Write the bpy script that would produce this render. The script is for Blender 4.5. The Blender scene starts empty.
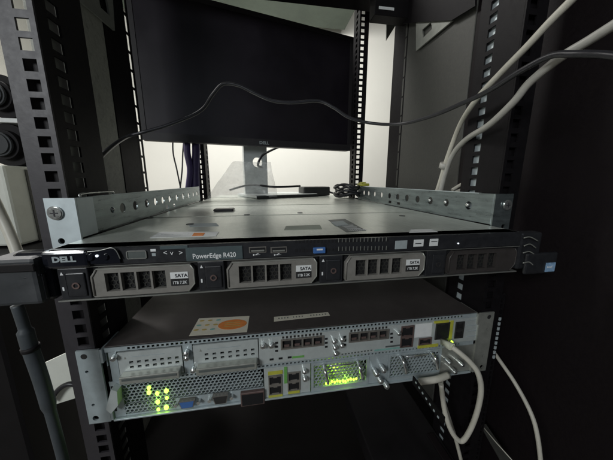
import bpy, bmesh, math, random
from mathutils import Vector, Matrix
random.seed(7)
PI = math.pi; cos = math.cos; sin = math.sin
scene = bpy.context.scene
COL = scene.collection

# ------------------------------------------------------------------ camera (solved from the photograph, real metres)
CAM = Vector((-.0487, -.2599, .0159)); YAW, PITCH, F = .1612, .1941, 250.95
fw = Vector((sin(YAW)*cos(PITCH), cos(YAW)*cos(PITCH), -sin(PITCH)))
rt = Vector((cos(YAW), -sin(YAW), 0)); up = rt.cross(fw)
cd = bpy.data.cameras.new('camera'); cam = bpy.data.objects.new('camera', cd); COL.objects.link(cam)
cam.matrix_world = Matrix((( rt.x, up.x, -fw.x, CAM.x), (rt.y, up.y, -fw.y, CAM.y), (rt.z, up.z, -fw.z, CAM.z), (0,0,0,1)))
cd.sensor_width = 36; cd.lens = 36*F/613; cd.clip_start = .005; cd.clip_end = 60
scene.camera = cam
def at(ax, v, px, py):
    d = fw + rt*((px-306.5)/F) - up*((py-230)/F)
    return CAM + d*((v-CAM[ax])/d[ax])
def aty(px, py, Y, lim=.290):
    p = at(1, Y, px, py)
    if p.x > lim: p = at(0, lim, px, py)
    return p

# ------------------------------------------------------------------ materials
MATS = {}
def mat(name, col, rough=.5, metal=0., var=.12, scale=60., bump=.0, emit=None, es=0., alpha=1., rvar=.12, dirt=None, dirt_amt=.5, coat=0., spec=.5, stretch=None):
    if name in MATS: return MATS[name]
    m = bpy.data.materials.new(name); m.use_nodes = True; nt = m.node_tree; N = nt.nodes; L = nt.links
    b = N['Principled BSDF']
    tc = N.new('ShaderNodeTexCoord')
    n = N.new('ShaderNodeTexNoise'); n.inputs['Scale'].default_value = scale; n.inputs['Detail'].default_value = 6; n.inputs['Roughness'].default_value = .65
    src = tc.outputs['Object']
    if stretch:
        mp = N.new('ShaderNodeMapping'); mp.inputs['Scale'].default_value = stretch; L.new(src, mp.inputs['Vector']); src = mp.outputs['Vector']
    L.new(src, n.inputs['Vector'])
    r = N.new('ShaderNodeValToRGB'); r.color_ramp.elements[0].position = .3; r.color_ramp.elements[1].position = .72
    c0 = [max(0, c*(1-var)) for c in col]; c1 = [min(1, c*(1+var)) for c in col]
    r.color_ramp.elements[0].color = (*c0, 1); r.color_ramp.elements[1].color = (*c1, 1)
    L.new(n.outputs['Fac'], r.inputs['Fac'])
    out = r.outputs['Color']
    if dirt:
        n2 = N.new('ShaderNodeTexNoise'); n2.inputs['Scale'].default_value = scale*.35; n2.inputs['Detail'].default_value = 9; n2.inputs['Roughness'].default_value = .7
        L.new(tc.outputs['Object'], n2.inputs['Vector'])
        r2 = N.new('ShaderNodeValToRGB'); r2.color_ramp.elements[0].position = .5; r2.color_ramp.elements[1].position = .68
        r2.color_ramp.elements[0].color = (0,0,0,1); r2.color_ramp.elements[1].color = (dirt_amt,)*3+(1,)
        L.new(n2.outputs['Fac'], r2.inputs['Fac'])
        mx = N.new('ShaderNodeMix'); mx.data_type = 'RGBA'
        L.new(r2.outputs['Color'], mx.inputs['Factor']); L.new(out, mx.inputs['A']); mx.inputs['B'].default_value = (*dirt, 1)
        out = mx.outputs['Result']
    L.new(out, b.inputs['Base Color'])
    mr = N.new('ShaderNodeMapRange'); mr.inputs['To Min'].default_value = max(.02, rough-rvar); mr.inputs['To Max'].default_value = min(1, rough+rvar)
    L.new(n.outputs['Fac'], mr.inputs['Value']); L.new(mr.outputs['Result'], b.inputs['Roughness'])
    b.inputs['Metallic'].default_value = metal; b.inputs['Specular IOR Level'].default_value = spec
    b.inputs['Coat Weight'].default_value = coat
    if bump:
        bp = N.new('ShaderNodeBump'); bp.inputs['Strength'].default_value = bump; bp.inputs['Distance'].default_value = .0006
        L.new(n.outputs['Fac'], bp.inputs['Height']); L.new(bp.outputs['Normal'], b.inputs['Normal'])
    if emit:
        b.inputs['Emission Color'].default_value = (*emit, 1); b.inputs['Emission Strength'].default_value = es
    MATS[name] = m; return m
M = dict(
 wall=mat('wall_paint', (.80,.79,.74), .8, scale=1.2, var=.04),
 soffit=mat('soffit_paint', (.10,.125,.10), .8, scale=2.5, var=.2, dirt=(.05,.065,.05), dirt_amt=.6),
 floor=mat('floor_tile', (.25,.24,.22), .5, scale=4, var=.1),
 post=mat('post_paint', (.036,.033,.038), .5, scale=140, var=.1, bump=.25, dirt=(.03,.028,.03), dirt_amt=.6),
 black=mat('black_paint', (.007,.006,.007), .55, scale=120, var=.25, bump=.3, spec=.22),
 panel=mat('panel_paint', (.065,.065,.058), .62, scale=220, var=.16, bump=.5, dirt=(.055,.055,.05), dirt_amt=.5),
 lit_panel=mat('lit_panel_paint', (.38,.385,.34), .6, scale=220, var=.16, bump=.5, dirt=(.16,.16,.14), dirt_amt=.5),  # same cabinet as the right panels; brighter light on this side is in the colour
 panelr=mat('shaded_panel_paint', (.008,.0055,.0065), .6, spec=.2, scale=220, var=.16, bump=.5),  # front of the right side panel, its shade painted in as near-black
 bracket=mat('bracket_steel', (.30,.31,.28), .5, .3, scale=90, var=.12),
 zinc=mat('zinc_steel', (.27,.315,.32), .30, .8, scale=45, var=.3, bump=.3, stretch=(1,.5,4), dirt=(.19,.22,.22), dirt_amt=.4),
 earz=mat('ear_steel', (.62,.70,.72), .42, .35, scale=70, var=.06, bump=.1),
 lid=mat('lid_steel', (.70,.735,.68), .34, .65, scale=26, var=.12, bump=.10, stretch=(9,1,1), dirt=(.32,.36,.32), dirt_amt=.45, rvar=.1),
 rlid=mat('router_lid_paint', (.055,.047,.045), .55, scale=60, var=.16, bump=.25, dirt=(.085,.075,.07), dirt_amt=.5),
 rface=mat('router_face_steel', (.46,.53,.55), .45, .35, scale=80, var=.1, bump=.1, dirt=(.34,.37,.36), dirt_amt=.4),
 rmod=mat('module_plate_steel', (.58,.63,.62), .4, .35, scale=90, var=.08, bump=.08),
 handle=mat('handle_steel', (.40,.41,.37), .4, .5, scale=90, var=.16),
 screw=mat('screw_nickel', (.75,.77,.76), .22, .9, scale=150, var=.06),
 chrome=mat('screw_bright', (.62,.64,.62), .25, .85, scale=200, var=.2),
 void=mat('cavity_black', (.006,.006,.007), .8, scale=80, var=.2),
 bezel=mat('bezel_plastic', (.022,.023,.026), .38, scale=150, var=.2, bump=.1, dirt=(.05,.05,.05), dirt_amt=.3),
 gloss=mat('gloss_plastic', (.012,.013,.018), .12, scale=50, var=.2, coat=.6, rvar=.05),
 tint=mat('tinted_panel', (.085,.11,.115), .18, scale=30, var=.2, coat=.4),
 grille=mat('grille_plastic', (.225,.215,.195), .45, scale=110, var=.1, bump=.15, dirt=(.12,.12,.10), dirt_amt=.4),
 shade_grille=mat('shaded_grille_plastic', (.045,.040,.038), .5, scale=110, var=.15, bump=.15),  # fourth drive only: the shadow at the right end is put into this colour
 mesh=mat('mesh_steel', (.05,.05,.045), .5, .5, scale=110, var=.15),
 edge=mat('edge_steel', (.42,.43,.40), .35, .7, scale=60, var=.15),
 white=mat('white_label', (.78,.80,.79), .6, scale=120, var=.06),
 ink=mat('white_ink', (.80,.82,.82), .5, scale=120, var=.02),
 dink=mat('dark_ink', (.03,.03,.035), .6, scale=120, var=.02),
 grey=mat('grey_label', (.36,.41,.42), .5, scale=120, var=.1),
 dlabel=mat('dark_label', (.10,.115,.11), .4, scale=60, var=.15),
 orange=mat('orange_ink', (.72,.24,.06), .6, scale=200, var=.12),
 gold=mat('gold_ink', (.48,.36,.12), .6, scale=200, var=.1),
 teal=mat('teal_ink', (.22,.42,.38), .6, scale=200, var=.1),
 cream=mat('cream_paper', (.66,.63,.52), .7, scale=100, var=.07),
 blue=mat('blue_plastic', (.06,.16,.42), .4, scale=150, var=.1),
 bluelab=mat('blue_label', (.28,.45,.66), .5, scale=300, var=.3),
 yellow=mat('yellow_label', (.50,.49,.06), .5, scale=150, var=.12),
 green=mat('green_label', (.16,.42,.10), .5, scale=150, var=.12),
 port=mat('port_plastic', (.03,.03,.03), .4, scale=150, var=.2),
 cage=mat('port_cage', (.36,.34,.31), .38, .7, scale=150, var=.15),
 cagered=mat('port_shell', (.16,.11,.10), .45, .3, scale=150, var=.15),
 led=mat('green_led', (.3,.6,.1), .4, emit=(.50,1.,.06), es=5.),
 ledd=mat('green_led_row', (.3,.6,.1), .4, emit=(.55,1.,.04), es=4.5),
 wled=mat('white_led', (.7,.7,.7), .4, emit=(.8,.9,1.), es=1.2),
 cblack=mat('black_cable_jacket', (.022,.022,.026), .38, scale=120, var=.2),
 cwhite=mat('white_cable_jacket', (.60,.58,.50), .45, scale=70, var=.08, dirt=(.42,.40,.33), dirt_amt=.4),
 cgrey=mat('grey_cable_jacket', (.46,.45,.41), .45, scale=70, var=.08),
 cblue=mat('bluegrey_cable_jacket', (.055,.065,.072), .5, scale=70, var=.15, dirt=(.06,.07,.08), dirt_amt=.5),
 cpurple=mat('purple_cable_jacket', (.05,.035,.12), .45, scale=70, var=.15),
 plug=mat('plug_clear', (.62,.64,.50), .25, scale=120, var=.1),
 beige=mat('beige_case', (.76,.78,.71), .6, scale=9, var=.08, dirt=(.45,.45,.38), dirt_amt=.4),
 dcase=mat('dark_case', (.009,.008,.009), .6, spec=.25, scale=30, var=.25),
 rack_dark=mat('dark_case_brown', (.006,.005,.005), .7, spec=.15, scale=30, var=.35),
 screen=mat('screen_panel', (.016,.013,.018), .40, scale=14, var=.25, rvar=.08),
 mbez=mat('monitor_plastic', (.030,.028,.030), .5, scale=90, var=.12, bump=.1),
 silver=mat('stand_silver', (.66,.70,.69), .4, .4, scale=25, var=.1, bump=.05),
 adapter=mat('adapter_plastic', (.03,.032,.03), .5, scale=60, var=.2),
 dgrey=mat('dark_grey_box', (.032,.036,.04), .55, scale=50, var=.2, dirt=(.09,.095,.1), dirt_amt=.5),
 paper=mat('sheet_paper', (.40,.43,.36), .7, scale=30, var=.1),
)

# ------------------------------------------------------------------ mesh helpers
class B:
    """collects shapes into one mesh"""
    def __init__(s): s.bm = bmesh.new()
    def box(s, x0, x1, y0, y1, z0, z1, bev=0., seg=1, mw=None):
        if x0>x1: x0,x1=x1,x0
        if y0>y1: y0,y1=y1,y0
        if z0>z1: z0,z1=z1,z0
        t = bmesh.new(); bmesh.ops.create_cube(t, size=1)
        for v in t.verts: v.co = Vector(((x0+x1)/2+v.co.x*(x1-x0), (y0+y1)/2+v.co.y*(y1-y0), (z0+z1)/2+v.co.z*(z1-z0)))
        if bev: bmesh.ops.bevel(t, geom=t.edges[:], offset=bev, segments=seg, affect='EDGES', profile=.5)
        s.merge(t, mw); return s
    def merge(s, t, mw=None):
        if mw is not None: bmesh.ops.transform(t, matrix=mw, verts=t.verts)
        me = bpy.data.meshes.new('tmp'); t.to_mesh(me); t.free(); s.bm.from_mesh(me); bpy.data.meshes.remove(me)
    def cyl(s, c, r, h, axis=1, n=20, r2=None, bev=0.):
        t = bmesh.new(); bmesh.ops.create_cone(t, cap_ends=True, segments=n, radius1=r, radius2=r if r2 is None else r2, depth=h)
        if bev: bmesh.ops.bevel(t, geom=[e for e in t.edges if abs(e.verts[0].co.z-e.verts[1].co.z)<1e-7], offset=bev, segments=2, affect='EDGES')
        R = {0: Matrix.Rotation(PI/2, 4, 'Y'), 1: Matrix.Rotation(PI/2, 4, 'X'), 2: Matrix.Identity(4)}[axis]
        s.merge(t, Matrix.Translation(c) @ R); return s
    def sphere(s, c, r, sc=(1,1,1), n=16):
        t = bmesh.new(); bmesh.ops.create_uvsphere(t, u_segments=n, v_segments=n//2, radius=r)
        for f in t.faces: f.smooth = True
        s.merge(t, Matrix.Translation(c) @ Matrix.Diagonal((*sc,1))); return s
    def prism(s, pts, w0, w1, plane='xz'):
        f = {'xz': lambda a,b,w: (a,w,b), 'yz': lambda a,b,w: (w,a,b), 'xy': lambda a,b,w: (a,b,w)}[plane]
        v0 = [s.bm.verts.new(f(a,b,w0)) for a,b in pts]; v1 = [s.bm.verts.new(f(a,b,w1)) for a,b in pts]
        fs = [s.bm.faces.new(v0), s.bm.faces.new(v1[::-1])]
        n = len(pts)
        for i in range(n): fs.append(s.bm.faces.new((v0[i], v1[i], v1[(i+1)%n], v0[(i+1)%n])))
        bmesh.ops.recalc_face_normals(s.bm, faces=fs); return s
    def ringprism(s, outer, inner, w0, w1, plane='xz'):
        """frame: outer and inner outlines with the same number of points"""
        f = {'xz': lambda a,b,w: (a,w,b), 'yz': lambda a,b,w: (w,a,b), 'xy': lambda a,b,w: (a,b,w)}[plane]
        V = [[s.bm.verts.new(f(a,b,w)) for a,b in L] for w in (w0,w1) for L in (outer,inner)]
        n = len(outer); fs = []
        for i in range(n):
            j = (i+1)%n
            for A,C in ((V[0],V[1]),(V[2],V[3]),(V[0],V[2]),(V[1],V[3])):
                fs.append(s.bm.faces.new((A[i],A[j],C[j],C[i])))
        bmesh.ops.recalc_face_normals(s.bm, faces=fs); return s
    def plate(s, u0, u1, v0, v1, w0, w1, holes, plane='xz'):
        """sheet with holes: ('r',u0,u1,v0,v1) rectangles or ('c',u,v,r) circles"""
        f = {'xz': lambda a,b,w: (a,w,b), 'yz': lambda a,b,w: (w,a,b), 'xy': lambda a,b,w: (a,b,w)}[plane]
        H = []
        for h in holes:
            if h[0]=='r': H.append((h[1],h[2],h[3],h[4],None))
            else: H.append((h[1]-h[3]*1.25,h[1]+h[3]*1.25,h[2]-h[3]*1.25,h[2]+h[3]*1.25,h))
        H = [h for h in H if h[0]>u0 and h[1]<u1 and h[2]>v0 and h[3]<v1]
        q = lambda L: sorted(set(round(x,6) for x in L))
        us = q([u0,u1]+[h[0] for h in H]+[h[1] for h in H]); vs = q([v0,v1]+[h[2] for h in H]+[h[3] for h in H])
        cell = {}
        for h in H:
            for i in range(len(us)-1):
                for j in range(len(vs)-1):
                    cu, cv = (us[i]+us[i+1])/2, (vs[j]+vs[j+1])/2
                    if h[0]<cu<h[1] and h[2]<cv<h[3]: cell[i,j] = h
        cache = {}
        def V(u,v,w):
            k = (round(u,7),round(v,7),w)
            if k not in cache: cache[k] = s.bm.verts.new(f(u,v,w))
            return cache[k]
        fs = []
        def F(*a):
            try: fs.append(s.bm.faces.new([V(*p) for p in a]))
            except ValueError: pass
        for i in range(len(us)-1):
            for j in range(len(vs)-1):
                if (i,j) in cell: continue
                a,b,c,d = us[i],us[i+1],vs[j],vs[j+1]
                for w in (w0,w1): F((a,c,w),(b,c,w),(b,d,w),(a,d,w))
                for (di,dj,p,r_) in ((-1,0,(a,c),(a,d)),(1,0,(b,c),(b,d)),(0,-1,(a,c),(b,c)),(0,1,(a,d),(b,d))):
                    ii,jj = i+di,j+dj
                    out = ii<0 or jj<0 or ii>=len(us)-1 or jj>=len(vs)-1
                    if out or ((ii,jj) in cell and cell[ii,jj][4] is None):
                        F((*p,w0),(*r_,w0),(*r_,w1),(*p,w1))
        for h in H:
            if h[4] is None: continue
            _,cu,cv,r = h[4]; n = 24
            hw = r*1.25; ring=[]; per=[]
            for k in range(n):
                a = 2*PI*k/n+PI/4; ca,sa = cos(a),sin(a); m = max(abs(ca),abs(sa))
                ring.append((cu+r*ca, cv+r*sa)); per.append((cu+hw*ca/m, cv+hw*sa/m))
            for k in range(n):
                k2=(k+1)%n
                for w in (w0,w1): F((*per[k],w),(*per[k2],w),(*ring[k2],w),(*ring[k],w))
                F((*ring[k],w0),(*ring[k2],w0),(*ring[k2],w1),(*ring[k],w1))
        bmesh.ops.recalc_face_normals(s.bm, faces=fs); return s
    def hexes(s, x0, x1, z0, z1, pitch, hole, y0, y1):
        """honeycomb sheet in xz"""
        row = pitch*math.sqrt(3)/2; R = pitch/math.sqrt(3)
        nz = max(1,int((z1-z0)/row)); 
        fs=[]
        for j in range(nz+1):
            z = z0+row*j
            if z-R*.5 < z0-1e-6 or z+R*.5 > z1+1e-6: continue
            x = x0+pitch/2+(pitch/2 if j%2 else 0)
            while x+pitch*.4 < x1:
                o = [(x+R*sin(PI/3*k), z+R*cos(PI/3*k)) for k in range(6)]
                i = [(x+hole*sin(PI/3*k), z+hole*cos(PI/3*k)) for k in range(6)]
                vo = [s.bm.verts.new((a,y0,b)) for a,b in o]; vi = [s.bm.verts.new((a,y0,b)) for a,b in i]; vb = [s.bm.verts.new((a,y1,b)) for a,b in i]
                for k in range(6):
                    l=(k+1)%6
                    fs.append(s.bm.faces.new((vo[k],vo[l],vi[l],vi[k]))); fs.append(s.bm.faces.new((vi[k],vi[l],vb[l],vb[k])))
                x += pitch
        return s
    def tube(s, pts, r, n=10, sub=6, caps=True, closed=False):
        P = [Vector(p) for p in pts]
        if sub>1:
            Q=[]; m=len(P)
            for i in range(m-1):
                p0=P[max(i-1,0)]; p1=P[i]; p2=P[i+1]; p3=P[min(i+2,m-1)]
                for k in range(sub):
                    t=k/sub
                    Q.append(.5*((2*p1)+(p2-p0)*t+(2*p0-5*p1+4*p2-p3)*t*t+(3*p1-p0-3*p2+p3)*t**3))
            Q.append(P[-1]); P=Q
        rr = r if callable(r) else (lambda t: r)
        nrm=None; rings=[]
        for i,p in enumerate(P):
            d=(P[min(i+1,len(P)-1)]-P[max(i-1,0)]).normalized()
            if nrm is None:
                nrm = d.orthogonal().normalized()
            nrm=(nrm-d*nrm.dot(d)).normalized(); b=d.cross(nrm); R=rr(i/(len(P)-1))
            rings.append([s.bm.verts.new(p+nrm*R*cos(2*PI*k/n)+b*R*sin(2*PI*k/n)) for k in range(n)])
        for a,b in zip(rings,rings[1:]):
            for k in range(n):
                f=s.bm.faces.new((a[k],a[(k+1)%n],b[(k+1)%n],b[k])); f.smooth=True
        s.bm.faces.new(rings[0][::-1]); s.bm.faces.new(rings[-1]); return s
    def build(s, name, m, parent=None, mw=None):
        if mw is not None: bmesh.ops.transform(s.bm, matrix=mw, verts=s.bm.verts)
        me = bpy.data.meshes.new(name); s.bm.to_mesh(me); s.bm.free(); me.materials.append(M[m] if isinstance(m,str) else m)
        o = bpy.data.objects.new(name, me); COL.objects.link(o)
        if parent: o.parent = parent
        return o
def tag(o, label=None, cat=None, group=None, kind=None):
    if label: o['label']=label
    if cat: o['category']=cat
    if group: o['group']=group
    if kind: o['kind']=kind
    return o
def thing(name, label, cat, group=None):
    o = bpy.data.objects.new(name, None); COL.objects.link(o); o.empty_display_size=.01
    return tag(o, label, cat, group)
def text(name, body, size, loc, m, parent, rot=(PI/2,0,0), ext=.00012, bold=0., sx=1., align='LEFT'):
    c = bpy.data.curves.new('t','FONT'); c.body=body; c.size=size; c.extrude=ext; c.offset=bold; c.align_x=align; c.resolution_u=3
    t = bpy.data.objects.new('t', c); COL.objects.link(t)
    dg = bpy.context.evaluated_depsgraph_get(); dg.update()
    me = bpy.data.meshes.new_from_object(t.evaluated_get(dg))
    bpy.data.objects.remove(t); bpy.data.curves.remove(c)
    from mathutils import Euler
    me.transform(Matrix.Translation(loc) @ Euler(rot).to_matrix().to_4x4() @ Matrix.Diagonal((sx,1,1,1)))
    me.materials.clear(); me.materials.append(M[m]); me.name=name
    o = bpy.data.objects.new(name, me); COL.objects.link(o); o.parent=parent
    return o

# ================================================================== THE SETTING
def struct(name, b, m): return tag(b.build(name, m), kind='structure')
struct('floor', B().box(-4,4,-2.5,2.6,-1.22,-1.2), 'floor')
struct('back_wall', B().box(-4,4,2.6,2.7,-1.2,2.4), 'wall')
struct('side_wall', B().box(-2.1,-2.0,-2.5,2.598,-1.2,2.4), 'wall')
struct('ceiling', B().box(-4,4,.9,2.6,2.402,2.45), 'wall')
a = at(2,1.5,354,12); b_ = at(2,1.5,341,31)
struct('soffit', B().box(-3.9,a.x,.8,2.5,1.5,1.75), 'soffit')

# ================================================================== THE RACK
W_ = .2345                                   # hole line
rack = thing('server_rack', 'tall open black server rack with square-hole posts and grey side panels around the equipment', 'rack')
EIA = [.0, .015875, .03175]                  # hole positions within one unit
def hole_zs(z0, z1, ph):
    out=[]; k=math.floor((z0-ph)/.04445)-1
    while ph+k*.04445 < z1+.05:
        for e in EIA:
            z=ph+k*.04445+e*.96
            if z0+.008<z<z1-.008: out.append(z)
        k+=1
    return out
ZB, ZT = -.62, .62
def post(sx, y, m, name='post', ph=.0042, depth=.06, d=1, sideholes=(.030,.043), hy=.0095):
    b = B()
    xi, xo = .2253, .2520
    xs = sorted((sx*xi, sx*xo)); hx = sorted((sx*(W_-.005), sx*(W_+.005)))
    b.plate(xs[0], xs[1], ZB, ZT, y, y+d*.002, [('r',hx[0],hx[1],z-.0047,z+.0047) for z in hole_zs(ZB,ZT,ph)], 'xz')
    p = b.build(name, m, rack)
    # side flange running back, with its own slots
    s = B()
    yy = sorted((y+d*.0022, y+d*depth)); sy = sorted((y+d*sideholes[0], y+d*sideholes[1])); k=.0; hs=[]
    z = ZB+.012
    while z < ZT-.012:
        hs.append(('r', sy[0], sy[1], z-.0048, z+.0048)); z += .0148
    X = sorted((sx*xi, sx*(xi+.0018)))
    s.plate(yy[0], yy[1], ZB, ZT, X[0], X[1], hs, 'yz')
    s.box(sx*(xi+.002), sx*(xi+.022), y+d*depth-.0008, y+d*depth+.0008, ZB, ZT)
    s.build('side_flange', 'black', p)
    return p
B().box(-.2515,-.2275,.0060,.0075,ZB,.118).build('post_back','black',rack)
B().box(.2290,.2515,.0060,.0075,ZB,ZT).build('post_back','black',rack)
post(-1, 0, 'post', sideholes=(.014,.028), depth=.062)
post(1, 0, 'black', sideholes=(.036,.047), depth=.062)
post(1, .50, 'black', ph=.012, d=1, depth=.05, sideholes=(.016,.03))
post(-1, .56, 'black', ph=.012, d=1, depth=.05)
# pale strips added behind the side slots, standing in for back-light through them
for sx, y0, m in ((-1,.012,'bracket'),(1,.033,'earz')):
    B().box(sx*.2300, sx*.2312, y0, y0+.02, ZB, ZT).build('slot_backlight', m, rack)
# outer corner posts of the cabinet frame
def corner(x0,x1,y0,y1,hx=None):
    b=B().box(x0,x1,y0,y1,ZB,ZT,.0015); return b.build('corner_post','black',rack)
cb=B().box(-.335,-.300,.252,.322,ZB,ZT,.0015)
hs=[]; z=ZB+.005
while z<ZT-.04: hs.append(('r',.3285,.3385,z,z+.028)); z+=.0325
cb.plate(.3222,.3440,ZB,ZT,-.3018,-.3002,hs,'yz'); cb.build('corner_post','black',rack)
cr = corner(.302,.335,.372,.445)
e = B(); z=ZB
while z<ZT: e.box(.3005,.3015,.377,.383,z,z+.040); z+=.0445
e.build('slot_strip','panel',cr)
B().box(-.334,-.3005,.145,.2515,ZB,ZT,.001).build('side_panel','lit_panel',rack)
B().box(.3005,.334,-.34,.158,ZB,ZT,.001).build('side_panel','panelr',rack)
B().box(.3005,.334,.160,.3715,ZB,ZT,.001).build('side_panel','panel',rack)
# gussets with a diamond hole, in the top corners of the side frames
def gusset(x, pts, inner, th=.003):
    b=B().ringprism(pts, inner, x, x+th, 'yz'); return b.build('gusset','bracket',rack)
def yz(x,px,py): p=at(0,x,px,py); return (p.y,p.z)
gl=[yz(-.294,*q) for q in ((74,-4),(112,-14),(115,31),(95,14))]; il=[yz(-.294,*q) for q in ((98,-2),(106,-6),(110,16),(101,8))]
gusset(-.297, gl, il)
gr=[yz(.294,*q) for q in ((416,16),(452,6),(452,21),(416,51))]; ir=[yz(.294,*q) for q in ((422,30),(431,22),(432,29),(423,38))]
gusset(.294, gr, ir)
B().prism([yz(.2915,*q) for q in ((403,-10),(403,24),(416,22.5),(452,20.5),(476,6),(476,-20))],.2900,.2930,'yz').build('unlit_patch','black',rack)  # black sheet standing in for the unlit top of the side panel
g3=[(at(1,.47,*q).x, at(1,.47,*q).z) for q in ((386,22),(399,20),(386,41))]
B().prism(g3,.468,.471).build('gusset','bracket',rack)
# top beams
zb = at(1,.46,330,8).z
B().box(-.36,.40,.40,.46,zb,zb+.11,.002).build('cross_beam','black',rack)
zc = at(1,.38,380,21).z
B().box(at(1,.38,371,21).x,.2995,.36,.392,zc,zc+.10,.001).build('cross_beam','black',rack)
q0=at(1,.3585,379,7); q1=at(1,.3585,394,10)
B().box(q0.x,q1.x,.3580,.3590,(q0.z+q1.z)/2-.0028,(q0.z+q1.z)/2+.0028).build('beam_label','white',rack)
B().box(-.3,.2995,.30,.345,.60,.66,.001).build('cross_beam','black',rack)
# outer slotted strip standing just outside the right front post
e=B(); e.plate(.2528,.2600,ZB,-.13,.002,.004,[('r',.2545,.2580,z-.0030,z+.0030) for z in [ -.6+.0078*k for k in range(60)]],'xz')
e.build('slotted_strip','black',rack)
e=B()
for k in range(9): e.box(.2545,.2572,.0004,.0018,-.1655-.0072*k-.0021,-.1655-.0072*k+.0021)
e.build('backlit_tabs','earz',rack)  # pale tabs added in place of slots lit from behind
# inner chassis support rails beneath, with small bright slots
e=B(); e.plate(-.10,.42,-.228,-.206,.1195,.1207,[('r',-.095+.0085*k,-.0915+.0085*k,-.2205,-.2170) for k in range(8)],'yz')
# lower deck
B().box(-.2995,.2995,.02,.70,-.485,-.47,.002).build('lower_deck','rack_dark',rack)
B().box(-.2995,.2995,.66,.70,-.468,-.26,.002).build('rear_plate','rack_dark',rack)
# small cable tray seen at the very bottom
tr = thing('cable_tray','dark steel cable tray with a pale lip low on the right below the white cables','tray')
p0=at(2,-.40,430,457); p1=at(2,-.40,466,456)
B().box(.10,.225,.0,.16,-.435,-.402,.002).build('tray_floor','dcase',tr)
B().box(.205,.218,-.002,.05,-.4018,-.399,.001).build('tray_lip','panelr',tr)
fl=[tuple(at(2,-.36,*q)[:2]) for q in ((480,424),(486,424),(512,462),(503,464))]
B().prism(fl,-.362,-.360,'xy').build('tray_flap','panel',tr)
w=B(); w.tube([at(2,-.352,480,423),at(2,-.352,495,441),at(2,-.352,512,460)],.0007,6,1); w.build('tray_wire','cwhite',tr)
dr = thing('slotted_side_runner','thin black runner with a row of small pale slots under the router, right of centre','runner')
P0,P1=at(0,.12,415,380),at(0,.12,441,420)
B().box(.1195,.1208,P1.y-.004,P0.y+.004,P1.z-.0022,P0.z+.0022).build('runner_bar','black',dr)
e=B()
for k in range(7):
    p=P0.lerp(P1,(k+.5)/7); e.box(.1187,.1194,p.y-.0010,p.y+.0010,p.z-.0009,p.z+.0009)
e.build('slot_mark','earz',dr)

# ================================================================== SLIDING RAILS (the perforated brackets)
def rail(sx):
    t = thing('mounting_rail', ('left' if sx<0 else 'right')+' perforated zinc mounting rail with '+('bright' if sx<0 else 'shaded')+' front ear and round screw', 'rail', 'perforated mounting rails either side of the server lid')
    x0,x1 = sorted((sx*.2220, sx*.2235))
    L = .455
    ys = [.018,.058,.080,.111,.145,.176,.206,.238,.276,.316,.356,.396,.43] if sx<0 else [.040,.083,.121,.157,.192,.227,.262,.302,.340,.378,.41]
    hs = []
    for i,y in enumerate(ys):
        r = .0061 if i>1 else .0034
        if sx>0 and i in (0,1): r=.0056
        hs.append(('c', y, -.0170, r))
    for y in (.222,.2585): hs.append(('r', y-.006, y+.006, -.0330, -.0275))
    b = B(); b.plate(-.0008, L, -.0370, -.0004, x0, x1, hs, 'yz')
    # rolled lip along the top and the bottom slide
    w0,w1 = sorted((sx*.2180, sx*.2240)); b.box(sx*.2236, sx*.2275, .0, L, -.0022, 0, .0004)
    b.build('rail_body','zinc',t)
    B().box(*sorted((sx*.2216,sx*.2232)), .0225, L-.001, -.0003, .0006, .0002).build('edge_highlight','earz',t)  # thin strip in brighter steel, painting the bright line on the top edge
    s=B(); s.box(sx*.2190, sx*.2218, .03, .43, -.0390, -.0372, .0003)
    s.build('inner_slide','black',t)
    # ear
    xe0,xe1 = sorted((sx*.2180, sx*.2425))
    e=B(); e.plate(xe0, xe1, -.0450, .0006, -.0030, -.0010, [('c', sx*W_, -.0385, .0028)], 'xz'); 
    e.box(*sorted((sx*.2180,sx*.2200)), -.0009, .022, -.0362, .0006, .0004)
    e.build('mounting_ear', 'earz' if sx<0 else 'zinc', t)  # lit left ear and shaded right ear, the difference put into the steel colour
    c = Vector((sx*W_, -.0042, -.0125))
    s=B(); s.cyl(c, .0062, .0022, 1, 28, bev=.0008); sc=s.build('screw','chrome',t)
    s=B(); s.box(c.x-.0030,c.x+.0030,c.y-.0014,c.y-.0012,c.z-.0005,c.z+.0005); s.box(c.x-.0005,c.x+.0005,c.y-.00145,c.y-.00125,c.z-.0030,c.z+.0030); s.build('cross_slot','dink',sc)
    # small studs through some of the holes
    for i,y in enumerate(ys):
        if (sx<0 and i in (1,)) or (sx>0 and i in (0,1,2)): B().sphere((sx*.2245, y+.004, -.0165), .0030).build('stud','chrome',t)
    if sx<0:
        k=B(); k.tube([(-.2175,.004,.0012),(-.2175,.008,.0040),(-.2175,.052,.0040),(-.2175,.056,.0012)],.0011,8,4); k.build('wire_clip','chrome',t)
    return t
rail(-1); rail(1)

# ================================================================== SERVER
SY = -.041; ST, SM, SB = -.0373, -.0520, -.0798
srv = thing('rack_server','black rack server with four drive bays and bare steel lid, above the router','server')
b=B(); b.box(-.2168,.2168, SY+.020, .72, SB, ST-.0006, .0005); b.build('chassis','zinc',srv)
b=B(); b.box(-.2172,.2172, SY+.0035, .30, ST-.0005, ST, .0002); b.box(-.2172,.2172,.3015,.715,ST-.0009,ST-.0001)
lid=b.build('lid','lid',srv)
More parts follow.
